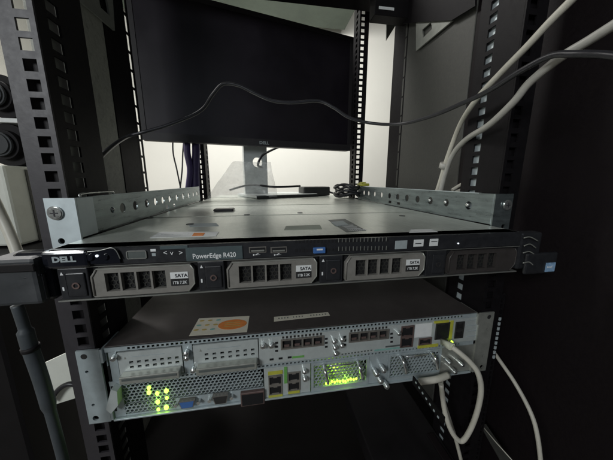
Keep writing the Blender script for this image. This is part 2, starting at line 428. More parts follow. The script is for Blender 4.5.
# stickers on the lid
def quad_sticker(name, m, cs, z, parent, label=None, th=.00022):
    pts=[tuple(at(2,z,*q)[:2]) for q in cs]
    o=B().prism(pts, z, z+th,'xy').build(name,m,parent)
    if label: o['label']=label
    return o
zl=ST+.0001
s1=quad_sticker('lid_sticker','white',((150,238),(216,236),(219,232),(160,232)),zl,srv,'white sticker with an orange block')
quad_sticker('orange_block','orange',((192,236),(203,235.7),(205,233),(194,233)),zl+.0003,s1)
quad_sticker('lid_sticker','dlabel',((328,220),(345,219),(366,230.5),(346,232)),zl,srv,'dark grey diamond-shaped sticker')
quad_sticker('lid_sticker','grey',((331,222),(343,221),(349,225),(336,226)),zl+.0004,srv,'small grey printed patch')
quad_sticker('lid_sticker','white',((411,229.6),(431,229.2),(438,232.0),(409,232.8)),zl,srv,'small white sticker by the right rail')
quad_sticker('lid_sticker','grey',((188,224),(216,223),(219,226),(190,227)),zl,srv,'pale grey strip sticker')
quad_sticker('lid_sticker','paper',((286,226),(320,225),(322,229),(284,230)),zl,srv,'faint printed area')
b=B()
for (px,py) in ((226,211),(190,224.5),(247,215),(300,213),(402,216),(150,218)):
    p=at(2,ST,px,py); B().cyl((p.x,p.y,ST+.0004),.0045,.0008,2,20).build('lid_screw','adapter',srv)
b=B(); p=at(2,ST,226,211); b.box(p.x-.020,p.x+.014,p.y-.010,p.y+.014,ST+.0001,ST+.0045,.0015); b.build('lid_latch','bezel',srv)
b=B(); random.seed(3)
for k in range(26):
    p=at(2,zl,334+k*.9,231-.0*k); q=at(2,zl,351,222.5); x=.0395+k*.0008
    if k%3!=1: b.box(x,x+.0003*(1+k%2),-.006,-.001,zl+.0003,zl+.0004)
for k in range(5): b.box(.040,.056-.002*(k%2),.004+.006*k,.0052+.006*k,zl+.0003,zl+.0004)
for k in range(14):
    x=-.158+k*.0036
    if k not in (9,10,11): b.box(x,x+.0018,.003+.0015*(k%2),.0045+.0015*(k%3),zl+.0003,zl+.0004)
b.build('sticker_print','ink',srv)
# seams and pressed ribs of the lid
b=B()
for y in (.135,.30): b.box(-.2165,.2165,y-.0006,y+.0006,ST+.0001,ST+.0006)
b.build('lid_seam','handle',srv)
# front fascia strip
fas=B().box(-.2172,.2172,SY,SY+.020,SM,ST,.0006).build('fascia','bezel',srv)
B().box(-.2165,.2165,SY-.0004,SY+.0002,SM-.0007,SM-.0001).build('trim','edge',srv)
B().box(-.2172,.2172,SY-.0008,SY+.018,SB-.0012,SB,.0002).build('bottom_lip','edge',srv)
def sx_(px,py,Y=SY): p=at(1,Y,px,py); return p.x,p.z
def sbox(name,m,x0,y0,x1,y1,d=.001,parent=srv,bev=.0002,off=0.):
    xm,ym=(x0+x1)/2,(y0+y1)/2
    X0,X1=sx_(x0,ym)[0],sx_(x1,ym)[0]; Z1,Z0=sx_(xm,y0)[1],sx_(xm,y1)[1]
    return B().box(X0,X1,SY-off-d,SY-off,Z0,Z1,bev).build(name,m,parent)
# glossy swoosh badge area by the left ear
pts=[sx_(*q) for q in ((86,252.5),(100,249.5),(113,247.5),(119,250.5),(122,262),(86,263.5))]
B().prism(pts,SY-.0022,SY+.001).build('gloss_badge','gloss',srv)
b=B(); b.tube([Vector((*(lambda p:(p[0],SY-.0024,p[1]))(sx_(*q)),)) for q in ((84,251.5),(96,250.5),(106,248.7),(113,247),(118,250),(122,258))],.00045,6,4); b.build('badge_rim','edge',srv)
for q,r in (((92,256.5),.0028),((107,256),.0026)):
    x,z=sx_(*q); B().cyl((x,SY-.0030,z),r,.0012,1,24,bev=.0004).build('round_button','gloss',srv)
x,z=sx_(99,255); B().cyl((x,SY-.0026,z),.0010,.0008,1,12).build('power_led','wled',srv)
# lcd window
def frame(b,x0,x1,z0,z1,t,y0,y1,r=.0012):
    def rr(a0,a1,c0,c1,r):
        L=[]
        for (cx,cz,s0) in ((a1-r,c1-r,0),(a0+r,c1-r,1),(a0+r,c0+r,2),(a1-r,c0+r,3)):
            for k in range(5):
                a=PI/2*s0+PI/2*k/4; L.append((cx+r*cos(a),cz+r*sin(a)))
        return L
    b.ringprism(rr(x0,x1,z0,z1,r),rr(x0+t,x1-t,z0+t,z1-t,max(r-t,.0002)),y0,y1)
X0,_=sx_(127,255); X1,_=sx_(147,254); _,Z1=sx_(137,250.5); _,Z0=sx_(137,258.6)
b=B(); frame(b,X0,X1,Z0,Z1,.0007,SY-.0012,SY+.0002); b.build('screen_frame','edge',srv)
B().box(X0+.0008,X1-.0008,SY-.0006,SY+.0001,Z0+.0008,Z1-.0008).build('status_screen','dlabel',srv)
sbox('key_icon','ink',150.5,249,156,251.5,.0003); sbox('key_icon','grey',152,253,156,256,.0003)
for s_,px in (('<',163.5),('\u2713',170.5),('>',179)):
    x,z=sx_(px,255); text('key_symbol', s_ if s_!='\u2713' else 'v', .0058,(x,SY-.0004,z),'ink',srv)
# tinted name panel
sbox('name_panel','tint',186,246.5,243,260,.0009,bev=.0004)
sbox('name_panel','tint',160,245.5,188,249,.0007,bev=.0002)
x,z=sx_(193,257.6); text('name_text','PowerEdge R420',.0060,(x,SY-.0012,z-.0006),'ink',srv,bold=.00010,sx=.86)
# usb ports
def usb(x0,x1):
    o=sbox('usb_port','cage',x0,246.6,x1,252.8,.0006)
    sbox('usb_cavity','void',x0+1.2,247.6,x1-1.2,251.9,.0003,parent=o,off=.0006,bev=0)
    sbox('usb_tongue','handle',x0+2.2,249.6,x1-2.2,251.1,.0002,parent=o,off=.0010,bev=0)
    x,z=sx_((x0+x1)/2-2.5,254.8); m=B(); m.tube([(x-.001,SY-.0003,z),(x+.0045,SY-.0003,z)],.0003,5,1); m.sphere((x-.0012,SY-.0003,z),.0008); m.tube([(x+.0006,SY-.0003,z),(x+.002,SY-.0003,z+.0011),(x+.0034,SY-.0003,z+.0011)],.00025,5,1); m.build('usb_symbol','ink',o)
usb(249,266.5); usb(270.5,287)
# vent squares in two rows
b=B(); c=B()
for k in range(26):
    for r_ in range(2):
        px=296+k*3.65; 
        if r_==1 and 312<px<326: continue
        py=241.8+ (0 if r_==0 else 8.6) - (px-296)*.018
        x,z=sx_(px,py); 
        tgt = c if (k>12 and r_==0) else b
        b.box(x-.00105,x+.00105,SY-.0003,SY-.0001,z-.0013,z+.0013)
        if k>11: c.box(x-.00150,x-.00108,SY-.0006,SY-.0002,z-.0010,z+.0030); 
b.build('vent_holes','void',srv); c.build('vent_ribs','handle',srv)
b=sbox('pull_tab','blue',313,246.8,325,252.8,.003,bev=.0006); sbox('tab_mark','ink',316,247.8,322,249.4,.0002,parent=b,off=.0032,bev=0)
l=sbox('info_label','grey',395,240.5,407,249,.0004); l=sbox('info_label','white',413.5,239.5,423.5,246.5,.0004)
sbox('label_print','dink',415,243,421,243.8,.0001,parent=l,off=.0005,bev=0)
l=sbox('info_label','white',429.5,238.8,438,246,.0004); sbox('label_print','dink',431,241,437,241.7,.0001,parent=l,off=.0005,bev=0)
x,z=sx_(458,243.3); B().sphere((x,SY-.0004,z),.0008).build('status_led','wled',srv)
# ears
ear=B(); ear.box(-.2420,-.2175,SY-.002,SY+.012,SB+.001,ST-.001,.0035,3); ear.box(-.2200,-.1885,SY-.0045,SY-.0003,SM+.0004,ST-.0004,.002,2)
le=ear.build('rack_ear','gloss',srv)
x,z=sx_(57.5,260.5); text('maker_text','DELL',.0060,(x,SY-.0050,z),'grey',le,bold=.0003,sx=1.2)
b=B(); x,z=sx_(66,276); b.box(-.2405,-.2200,SY-.006,SY-.002,SB+.004,SM-.002,.0015,2); b.tube([(-.236,SY-.006,SM-.006),(-.229,SY-.008,SM-.004),(-.221,SY-.006,SM-.003)],.0012,8,4); b.build('latch_lever','bezel',le)
ear=B(); ear.box(.2175,.2440,SY,SY+.012,SB+.001,ST-.001,.002,2); re_=ear.build('rack_ear','bezel',srv)
b=B(); b.box(.2235,.2640,SY-.004,SY-.0004,SB-.004,SM-.008,.002,2); b.build('latch_lever','bezel',re_)
b=B()
for (q0,q1,q2) in (((524,238),(530,237),(538,241)),((524,246),(530,244),(536,248)),((523,253),(529,251.5),(534,254)),((523,263),(529,262),(533,265))):
    b.tube([Vector((at(1,SY-.004,*q))) for q in (q0,q1,q2)],.0006,6,4)
b.build('ear_pins','handle',re_)
x0,z0=sx_(540.5,269.5); x1,z1=sx_(551,261.5)
lb=B().box(x0,x1,SY-.0048,SY-.0042,z0-.001,z1+.0005).build('processor_badge','bluelab',re_)
text('badge_text','intel',.0038,(x0+.0012,SY-.0050,(z0+z1)/2-.001),'ink',lb)

# drives
DX=[-.2150,-.1090,-.0012,.1085,.2150]
def drive(x0,x1,dark=False,size='1TB 7.2K'):
    o=thing('hard_drive',None,None)
    del_keys=[k for k in list(o.keys()) if k in('label','category')]
    for k in del_keys: del o[k]
    o.parent=srv; w=x1-x0-.0012; x0=x0+.0006; zt,zb=SM-.0010,SB+.0003; h=zt-zb
    gm='shade_grille' if dark else 'grille'
    X=lambda f: x0+w*f
    Z=lambda f: zb+h*f
    B().box(x0,x1-.0006,SY+.0040,SY+.0195,zb,zt).build('drive_carrier','void',o)
    # latch block
    lt=B(); lt.box(X(0),X(.205),SY,SY+.0038,Z(0),Z(1),.0006,2); lt.box(X(.055),X(.185),SY-.0012,SY-.0001,Z(.10),Z(.86),.0009,2)
    l=lt.build('release_latch','bezel',o)
    r=B(); 
    n=20; oc=[(X(.12)+.0028*cos(2*PI*k/n),Z(.46)+.0028*sin(2*PI*k/n)) for k in range(n)]; ic=[(X(.12)+.0017*cos(2*PI*k/n),Z(.46)+.0017*sin(2*PI*k/n)) for k in range(n)]
    r.ringprism(oc,ic,SY-.0020,SY-.0013); r.build('button_ring','cagered' if not dark else 'port',l)
    r=B(); r.prism([(X(.018),Z(.80)),(X(.042),Z(.80)),(X(.030),Z(.90))],SY-.0004,SY-.0001); r.prism([(X(.018),Z(.30)),(X(.030),Z(.30)),(X(.030),Z(.42)),(X(.018),Z(.42))],SY-.0004,SY-.0001)
    r.build('drive_led','ink' if not dark else 'port',l)
    # grille frame: cut-corner bezel with four windows
    g=B(); gx0,gx1=X(.225),X(.985)
    wx=[X(.315+.114*k) for k in range(5)]
    wins=[('r',wx[k]+.0008,wx[k+1]-.0008,Z(.20),Z(.80)) for k in range(4)]
    g.plate(X(.285),X(.775),Z(.04),Z(.96),SY-.0010,SY+.0030,wins,'xz')
    g.prism([(X(.285),Z(.04)),(X(.285),Z(.96)),(X(.270),Z(.96)),(gx0,Z(.72)),(gx0,Z(.04)+.001),(gx0+.001,Z(.04))],SY-.0010,SY+.0030)
    g.prism([(X(.775),Z(.04)),(X(.93),Z(.04)),(gx1,Z(.28)),(gx1,Z(.80)),(X(.955),Z(.96)),(X(.775),Z(.96))],SY-.0010,SY+.0030)
    g.tube([(X(.272),SY-.0012,Z(.93)),(X(.235),SY-.0012,Z(.70)),(X(.235),SY-.0012,Z(.10))],.0009,6,1)
    go=g.build('grille_bezel',gm,o)
    rim=B(); rim.box(X(.272),X(.955),SY-.0016,SY-.0011,Z(.93),Z(.965)); rim.tube([(X(.957),SY-.0013,Z(.95)),(gx1-.0003,SY-.0013,Z(.80)),(gx1-.0003,SY-.0013,Z(.30)),(X(.93),SY-.0013,Z(.05))],.0006,6,1); rim.build('rim_highlight','handle' if not dark else 'shade_grille',go)  # lighter strip paints the highlight along the bezel edges
    hx=B(); hx.hexes(X(.30),X(.79),Z(.16),Z(.86),.0040,.0017,SY+.0034,SY+.0038); hx.build('hex_mesh','mesh',go)
    if not dark:
        lb=B().box(X(.800),X(.935),SY-.0014,SY-.0011,Z(.50),Z(.72)); lbo=lb.build('drive_label','white',o)
        B().box(X(.800),X(.935),SY-.0014,SY-.0011,Z(.26),Z(.49)).build('label_base','port',lbo)
        text('label_text','SATA',.0042,(X(.835),SY-.0016,Z(.55)),'dink',lbo,bold=.00008)
        text('label_text',size,.0036,(X(.812),SY-.0016,Z(.325)),'ink',lbo,bold=.00005,sx=.85)
    return o
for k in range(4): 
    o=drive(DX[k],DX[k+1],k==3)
    if k==3: o['label']='drive bay coloured near-black for the shadow on it, without a label'

# ================================================================== ROUTER
RY=0.; RT,RB=-.1519,-.2389; RL,RR=-.2175,.2175
rou = thing('network_router','two-unit steel router with perforated face, green lights and dark lid, below the server','router')
B().box(RL+.0005,RR-.0005,.0300,.44,RB+.0005,RT-.0010,.0005).build('chassis','black',rou)
lidr=B().box(RL-.0002,RR+.0002,.0006,.441,RT-.0010,RT,.0003).build('lid','rlid',rou)
B().box(RL,RR,.0006,.0300,RB,RB+.0010).build('bottom_plate','rface',rou)
for s in (-1,1): B().box(s*.2164,s*.2174,.0006,.0300,RB+.0011,RT-.0011).build('side_plate','rface',rou)
def rx(px,py,Y=RY): p=at(1,Y,px,py); return p.x,p.z
def rb(x0,y0,x1,y1):
    xm,ym=(x0+x1)/2,(y0+y1)/2
    return rx(x0,ym)[0],rx(x1,ym)[0],rx(xm,y1)[1],rx(xm,y0)[1]
# --- ears
for s in (-1,1):
    x0,x1=sorted((s*.2205,s*.2415))
    e=B(); e.plate(x0,x1,RB,RT,-.0030,-.0010,[('c',s*W_,RT-.0065,.0030),('c',s*W_,RT-.0240,.0016),('c',s*W_,RB+.0230,.0016),('c',s*W_,RB+.0065,.0030)],'xz')
    e.box(*sorted((s*.2178,s*.2204)),-.0030,.03,RT-.016,RT-.001,.0002); e.box(*sorted((s*.2178,s*.2204)),-.0030,.03,RB+.001,RB+.012,.0002)
    e.build('mounting_ear','rface' if s<0 else 'handle',rou)
    B().cyl((s*W_,-.0012,RT-.0065),.0042,.0030,1,18).build('ear_screw','port',rou)
ZM=(RT+RB)/2+.001           # division between upper and lower rows
# --- perforated lip along the top
hs=[]; x=RL+.022
while x<RR-.02: hs.append(('r',x,x+.0026,RT-.0046,RT-.0020)); x+=.0047
B().plate(RL,RR,RT-.0058,RT-.0011,-.0006,.0004,hs,'xz').build('top_vent_strip','rface',rou)
hs=[]; x=RL+.012
while x<RR-.02: hs.append(('r',x,x+.0024,ZM-.0012,ZM+.0010)); x+=.0046
B().plate(RL,RR,ZM-.0030,ZM+.0024,-.0012,.0002,hs,'xz').build('middle_vent_strip','rface',rou)
# --- upper row base plates
UT,UB=RT-.0060,ZM+.0026
def plate(name,x0,x1,z0,z1,m,y0=-.0006,y1=.0008,holes=[],parent=rou): return B().plate(x0,x1,z0,z1,y0,y1,holes,'xz').build(name,m,parent)
xs_b1=rx(184,365)[0]; xs_b2=rx(259,358)[0]; xs_b3=rx(275,350)[0]
def blank(x0,x1,d):
    t=thing('blank_module',None,None)
    for k in list(t.keys()): del t[k]
    t.parent=rou
    w=x1-x0; n=7; hs=[]
    for r_ in range(2):
        for k in range(n):
            cx=x0+w*(.20+.118*k); z=UT-.0135-.0056*r_
            hs.append(('r',cx-.0019,cx+.0019,z-.0014,z+.0014))
    plate('module_plate',x0+.0006,x1-.0006,UB+.0014,UT-.0012,'rmod',-.0014,.0006,hs,t)
    h=B(); h.box(x0+w*.06,x1-w*.03,-.0105,-.0016,UB+.0020,UB+.0105,.0008,2); ho=h.build('module_handle','handle',t)
    B().box(x0+w*.10,x1-w*.07,-.0110,-.0106,UB+.0060,UB+.0090,.0002).build('handle_groove','dlabel',ho)
    B().box(x0+w*.22,x0+w*.72,-.0016,-.00145,UT-.0073,UT-.0066).build('print_line','grey',t)
    v=B(); v.prism([(x0+w*.10,UT-.0090),(x0+w*.135,UT-.0090),(x0+w*.118,UT-.0062)],-.0016,-.00145); v.build('warning_mark','handle',t)
    return t
XA=rx(119,365)[0]
plate('face_plate',RL+.0035,XA-.0004,UB,UT,'rface')
B().box(RL+.0008,RL+.0028,-.0010,.0004,RB+.010,RT-.022).build('side_gap','void',rou)
blank(XA,xs_b1,0); 
plate('face_plate',xs_b1+.0004,rx(194,362)[0]-.0004,UB,UT,'rface')
blank(rx(194,362)[0],xs_b2,0)
def tscrew(px,py,r=.0034,L=.010,m='screw',Y=-.001,parent=rou):
    x,z=rx(px,py); b=B(); b.cyl((x,Y-L*.5,z),r,L,1,16,bev=.0006); b.cyl((x,Y-L*.98,z),r*.72,L*.22,1,16,bev=.0004)
    for k in range(4): b.cyl((x,Y-L*(.55+.1*k),z),r*1.06,.0004,1,16)
    o=b.build('thumb_screw',m,parent)
    B().box(x-r*.6,x+r*.6,Y-L*1.1-.0002,Y-L*1.1,z-.0003,z+.0003).build('screw_slot','dink',o); return o
for q in ((116,355),(187.5,350.5),(194.5,367),(263,343.5),(271,343),(188,355)): tscrew(*q,r=.0028,L=.006)
# right part of the upper row
X3=xs_b2+.0004; XS1=rx(281,345)[0]
cages=[(282.5,323),(349.5,386)]
c1=(rx(281.5,347)[0],rx(322.5,344)[0]); c2=(rx(349,339)[0],rx(387,336)[0])
zc1,zc0=UT-.0048,UT-.0158
def cage(c):
    x0,x1=c; o=B(); n=4; w=(x1-x0)/n
    o.plate(x0-.001,x1+.001,zc0-.001,zc1+.001,-.0030,.0002,[('r',x0+w*k+.0010,x0+w*(k+1)-.0010,zc0+.0006,zc1-.0006) for k in range(n)],'xz')
    oo=o.build('port_cage','cage',rou); 
    B().box(x0,x1,.0004,.0012,zc0,zc1).build('cage_back','void',oo)
    bb=B()
    for k in range(n): bb.box(x0+w*(k+.25),x0+w*(k+.75),-.0012,-.0002,zc0+.0012,zc0+.0040,.0002)
    bb.build('cage_spring','cagered',oo)
    hh=B()
    for k in range(11): hh.box(x0+(x1-x0)*(k+.2)/11,x0+(x1-x0)*(k+.7)/11,-.0016,-.0013,zc1+.0016,zc1+.0042)
    hh.build('cage_vent','port',oo)
plate('face_plate',X3,rx(477,340)[0],UB,UT,'rmod',-.0012,.0008,[('r',c1[0],c1[1],zc0,zc1),('r',c2[0],c2[1],zc0,zc1)])
cage(c1); cage(c2)
b=B()
for px,ys in ((276.5,(342,346,350)),(326,(338,342,346)),(344.5,(336,340,344)),(391,(333,337,341))):
    for k,y in enumerate(ys): x,z=rx(px,y); B().box(x-.0016,x+.0016,-.0016,-.0013,z-.0012,z+.0012).build('face_slot','void',rou)
for px,py in ((271.5,358.5),(280.5,357.5),(289.5,356.5)): x,z=rx(px,py); B().box(x-.0022,x+.0022,-.0016,-.0013,z-.0012,z+.0012).build('face_slot','void',rou)

for q in ((333,339),(340.5,343),(334.5,351),(341,337),(397,331),(334,345)): tscrew(*q,r=.0026,L=.006)
b=B()
for k in range(10): x,z=rx(342+k*3.2,353.5-k*.45); b.box(x-.0011,x+.0011,-.0016,-.0013,z-.0008,z+.0008)
b.build('print_line','dlabel',rou)
for (x0,y0,x1,y1,m) in ((292,355,304,357,'green'),(385,344.5,400,346,'dlabel'),(374,347,408,348.6,'teal')):
    a0,a1,z0,z1=rb(x0,y0,x1,y1); B().box(a0,a1,-.0015,-.00125,z0,z1).build('small_label',m,rou)
def rj(x0,y0,x1,y1,stack=1,m='cage',body=None):
    a0,a1,z0,z1=rb(x0,y0,x1,y1); n=stack; h=(z1-z0)/n; hs=[]
    o=B(); 
    o.plate(a0,a1,z0,z1,-.0026,-.0014,[('r',a0+.0013,a1-.0013,z0+h*k+.0012,z0+h*(k+1)-.0018) for k in range(n)],'xz')
    oo=o.build('network_port',m,rou)
    v=B(); t=B()
    for k in range(n):
        v.box(a0+.0013,a1-.0013,-.00155,-.0014,z0+h*k+.0012,z0+h*(k+1)-.0018)
        cx=(a0+a1)/2; ww=(a1-a0); t.box(cx-ww*.14,cx+ww*.14,-.0024,-.0016,z0+h*(k+1)-.0032,z0+h*(k+1)-.0017); t.box(cx-ww*.26,cx+ww*.26,-.0020,-.0016,z0+h*k+.0012,z0+h*k+.0021)
    v.build('port_cavity','void',oo); t.build('port_key',m,oo)
    return oo
rj(400,325,412.5,346,2,'cagered')
a0,a1,z0,z1=rb(414.5,323,431,336); B().box(a0,a1,-.0015,-.00125,z0,z1).build('paper_label','white',rou)
rj(418,337,430.5,343.5,1,'cagered')
a0,a1,z0,z1=rb(417,343.8,437,346.4); B().box(a0,a1,-.0022,-.00125,z0,z1).build('yellow_strip','yellow',rou)
rj(434.5,322,448,338,1,'port')
for q in ((433.5,319.8,448,322),(448.5,320,451.5,338.5)):
    a0,a1,z0,z1=rb(*q); B().box(a0,a1,-.0022,-.00125,z0,z1).build('yellow_strip','yellow',rou)
rj(454,321,462.5,337,2,'port')
b=B()
for k in range(4): x0,z=rx(466,320+k*5.3); x1,_=rx(475,319+k*5.3); b.box(x0,x1,-.0016,-.0013,z-.0004,z+.0004)
b.build('print_line','grey',rou)

# --- lower row
LT,LB=ZM-.0032,RB+.0012
xH0,xH1=rx(124,398)[0],rx(264,380)[0]
plate('face_plate',RL,xH0-.0002,LB,LT,'rface')
hb=B(); hb.hexes(xH0,xH1,LB+.0150,LT,.0043,.00190,-.0006,.0010); hb.build('honeycomb_vent','rface',rou)
plate('face_plate',xH0,rx(176,398)[0]-.0004,LB,LB+.0028,'rface')
# lower part of the honeycomb field and connector shelf
hb=B(); hb.hexes(rx(122,398)[0],rx(176,398)[0],LB+.003,LB+.016,.0043,.0018,-.0010,.0004); hb.build('honeycomb_vent','rface',rou)
plate('face_plate',rx(176,398)[0]-.0002,xH1,LB,LB+.0150,'rface',-.0008,.0006)
B().box(RL,RR,-.0040,-.0012,LB-.0012,LB+.0008,.0003).build('bottom_lip','rface',rou)
# angled lever at the left
lv=[rx(*q,-.008) for q in ((112,388),(118,390),(119,404),(112,412),(107,408))]
B().prism(lv,-.0100,-.0016).build('ejector_lever','rmod',rou)
# led lamps behind / on the mesh
for q in ((148.5,388.5),(148.5,393),(157,394),(166,391.5),(157.5,402.5),(166.5,398.5),(158,410),(166,408)):
    x,z=rx(*q,-.002); B().sphere((x,-.0012,z),.0021*random.uniform(.75,1.15),(1,.7,1.35)).build('status_lamp','led',rou)
# d-sub connectors
def dsub(x0,y0,x1,y1,m):
    a0,a1,z0,z1=rb(x0,y0,x1,y1); i=(z1-z0)*.22
    o=B().prism([(a0,z1),(a1,z1),(a1-i,z0),(a0+i,z0)],-.0060,-.0010); oo=o.build('video_connector','cage',rou)
    B().prism([(a0+.001,z1-.001),(a1-.001,z1-.001),(a1-i-.0008,z0+.001),(a0+i+.0008,z0+.001)],-.0066,-.0061).build('connector_insert',m,oo)
    for s,xx in ((-1,a0-.0035),(1,a1+.0035)): B().cyl((xx,-.0035,(z0+z1)/2),.0021,.0055,1,6).build('hex_nut','screw',oo)
dsub(180.5,396.5,196.5,403.5,'blue'); dsub(213.5,391.5,229,399.5,'port')
a0,a1,z0,z1=rb(241,388.5,264.5,401.5); o=B().box(a0,a1,-.0055,-.0010,z0,z1,.0005).build('console_port','cagered',rou)
B().box(a0+.0015,a1-.0015,-.0059,-.0056,z0+.0015,z1-.002).build('port_cavity','void',o)
plate('face_plate',xH1+.0003,rx(310,375)[0],LB+.001,LT,'rmod',-.0012,.0004)
rj(268.5,374,282,393,2,'cage'); rj(287.5,370.5,300,389,2,'cage')
for q,m in (((268,370,282.5,373.2),'yellow'),((268.5,393,282.5,396),'yellow'),((288,389.5,299.5,392),'yellow'),((284,366,287,382),'green')):
    a0,a1,z0,z1=rb(*q); B().box(a0,a1,-.0022,-.00125,z0,z1).build('port_label',m,rou)
for q in ((304,368.5),(304.5,376)): tscrew(*q,r=.0028,L=.006)
def point(name,loc,e,c):
    l=bpy.data.lights.new(name,'POINT'); l.energy=e; l.color=c; l.shadow_soft_size=.002
    o=bpy.data.objects.new(name,l); COL.objects.link(o); o.location=loc
point('green_glow',(rx(157,396)[0],-.005,rx(157,400)[1]),.0018,(.5,1,.1))
def psu(x0,x1,name,lit):
    t=thing(name,None,None)
    for k in list(t.keys()): del t[k]
    t.parent=rou
    o=[(x0,LB+.001),(x1,LB+.001),(x1,LT),(x0,LT)]; i=[(x0+.003,LB+.006),(x1-.003,LB+.006),(x1-.003,LT-.003),(x0+.003,LT-.003)]
    B().ringprism(o,i,-.0020,.0008).build('module_frame','rface',t)
    h=B(); h.hexes(x0+.002,x1-.002,LB+.004,LT-.001,.0048,.0021,-.0006,.0012); h.build('module_mesh','rface',t)
    zz=(LB+LT)/2
    for f in (.22,.80):
        h=B(); xx=x0+(x1-x0)*f; h.tube([(xx-.001,-.002,LT-.004),(xx-.001,-.011,LT-.006),(xx+.002,-.013,zz+.001),(xx+.003,-.004,zz-.002)],.0020,8,5); h.build('handle_arm','screw',t)
    h=B(); h.tube([(x0+(x1-x0)*.3,-.004,LT-.004),(x0+(x1-x0)*.5,-.006,LT-.0035),(x0+(x1-x0)*.72,-.004,LT-.0045)],.0012,8,4); h.build('top_bar','screw',t)
    B().box(x0+.002,x1-.002,.018,.0185,LB+.002,LT-.001).build('glow_board','handle',t)  # pale board added behind the mesh to catch the glow
    if lit:
        point('green_glow',((x0+x1)/2,.010,LB+.010),.010,(.5,1,.05))
        point('green_glow',((x0+x1)/2+.008,-.004,LB+.012),.0015,(.5,1,.05))
        for k in range(12):
            xx=x0+(x1-x0)*(.26+.048*k); z_=LB+.0090+random.uniform(-.001,.0022); B().sphere((xx,-.0010,z_),.0013,(1,.7,1.3)).build('status_lamp','ledd',t)
    return t
psu(rx(311,378)[0],rx(368,372)[0],'power_module',True)
plate('face_plate',rx(368,372)[0]+.0004,rx(387,370)[0]-.0004,LB+.001,LT,'rface',-.0012,.0004)
for q in ((373,368),(380,364.5),(377,375),(383,380)): tscrew(*q,r=.0032,L=.011)
psu(rx(387,370)[0],rx(439,366)[0],'power_module',False)
plate('face_plate',rx(439,366)[0]+.0004,rx(477,352)[0],LB+.001,LT,'handle',-.0012,.0004)
for q in ((444,357),(449,366),(456,359),(431,357),(459,353)): tscrew(*q,r=.0030,L=.011)
# stickers on the lid
zr=RT+.0001
s=quad_sticker('lid_sticker','cream',((189,336),(199,318.5),(249.5,316),(247,332)),zr,rou,'cream sticker with dots and an orange oval')
n=28; c=at(2,zr,232.5,324.5); c1_=at(2,zr,248,324)
B().prism([(c.x+.0165*cos(2*PI*k/n),c.y+.0105*sin(2*PI*k/n)) for k in range(n)],zr+.0003,zr+.00045,'xy').build('orange_oval','orange',s)
b=B()
for k in range(3):
    p=c+Vector((-.009,.004-.004*k,0)); b.box(p.x,p.x+.018,p.y-.0006,p.y+.0006,zr+.0005,zr+.0006)
b.build('oval_print','gold',s)
for r_ in range(3):
    for k in range(3):
        p=at(2,zr,202+k*8.2-r_*3.0,321+r_*4.6-k*.4)
        B().prism([(p.x+.0028*cos(2*PI*j/14),p.y+.0017*sin(2*PI*j/14)) for j in range(14)],zr+.0003,zr+.00045,'xy').build('printed_dot',('gold','gold','teal')[k] if r_!=1 else ('teal','gold','gold')[k],s)
s=quad_sticker('lid_sticker','cream',((274,321.5),(274,317),(328,312.2),(330,315.5)),zr,rou,'narrow cream strip label with a line of print')
b=B()
for k in range(17):
    if k in (4,9,10): continue
    p=at(2,zr,279+k*2.9,318.6-k*.27); b.box(p.x-.0007,p.x+.0006,p.y-.0013,p.y+.0013,zr+.0003,zr+.0004)
b.build('strip_print','dlabel',s)

# ================================================================== MONITOR
mo = thing('computer_monitor','large black monitor with dark screen turned slightly right, standing behind the server','monitor')
th=math.radians(14); MW=Matrix.Translation((-.06,.55,0)) @ Matrix.Rotation(th,4,'Z')
mz0,mz1=.119,.474; mx0,mx1=-.306,.322
b=B(); b.box(mx0,mx1,.004,.030,mz0,mz1,.004,2); b.box(mx0+.12,mx1-.12,.030,.060,mz0+.06,mz1-.08,.012,2); b.build('housing','mbez',mo,MW)
b=B(); t_=.012
b.ringprism([(mx0,mz0),(mx1,mz0),(mx1,mz1),(mx0,mz1)],[(mx0+t_,mz0+.020),(mx1-t_,mz0+.020),(mx1-t_,mz1-t_),(mx0+t_,mz1-t_)],-.001,.0038); b.build('screen_bezel','mbez',mo,MW)
B().box(mx0+t_+.0002,mx1-t_-.0002,.0012,.0036,mz0+.0202,mz1-t_-.0002).build('screen','screen',mo,MW)
d=at(1,.55,262,141.5); tt=MW.inverted() @ Vector((d.x,d.y,d.z))
lo=text('maker_text','DELL',.0115,(-.002,-.0016,mz0+.0060),'grey',mo,bold=.0005,sx=1.15); lo.data.transform(MW)
# stand: silver column with a round cable hole, and flat base
cx0,cx1=-.040,.036
b=B(); b.plate(cx0,cx1,-.028,.24,.060,.072,[('c',.004,.075,.016)],'xz'); b.box(cx0,cx0+.006,.0724,.086,-.028,.24); b.box(cx1-.006,cx1,.0724,.086,-.028,.24)
b.build('stand_column','silver',mo,MW)
BW=Matrix.Translation((.005,.60,0)) @ Matrix.Rotation(math.radians(24),4,'Z')
b=B(); b.box(-.115,.105,-.065,.11,-.0362,-.0270,.003,2); b.build('stand_base','silver',mo,BW)
b=B(); b.box(-.116,.106,-.067,-.0655,-.0365,-.0285,.0004); b.build('base_edge','adapter',mo,BW)
cbl=B(); cbl.tube([aty(282,146,.66),aty(272,150,.62),aty(262,156,.58),aty(258,165,.57),aty(261,167,.60)],.0038,8,6)
tag(cbl.build('monitor_cable','cblack'),'short black cable looping through the hole of the monitor stand','cable')
from mathutils import noise
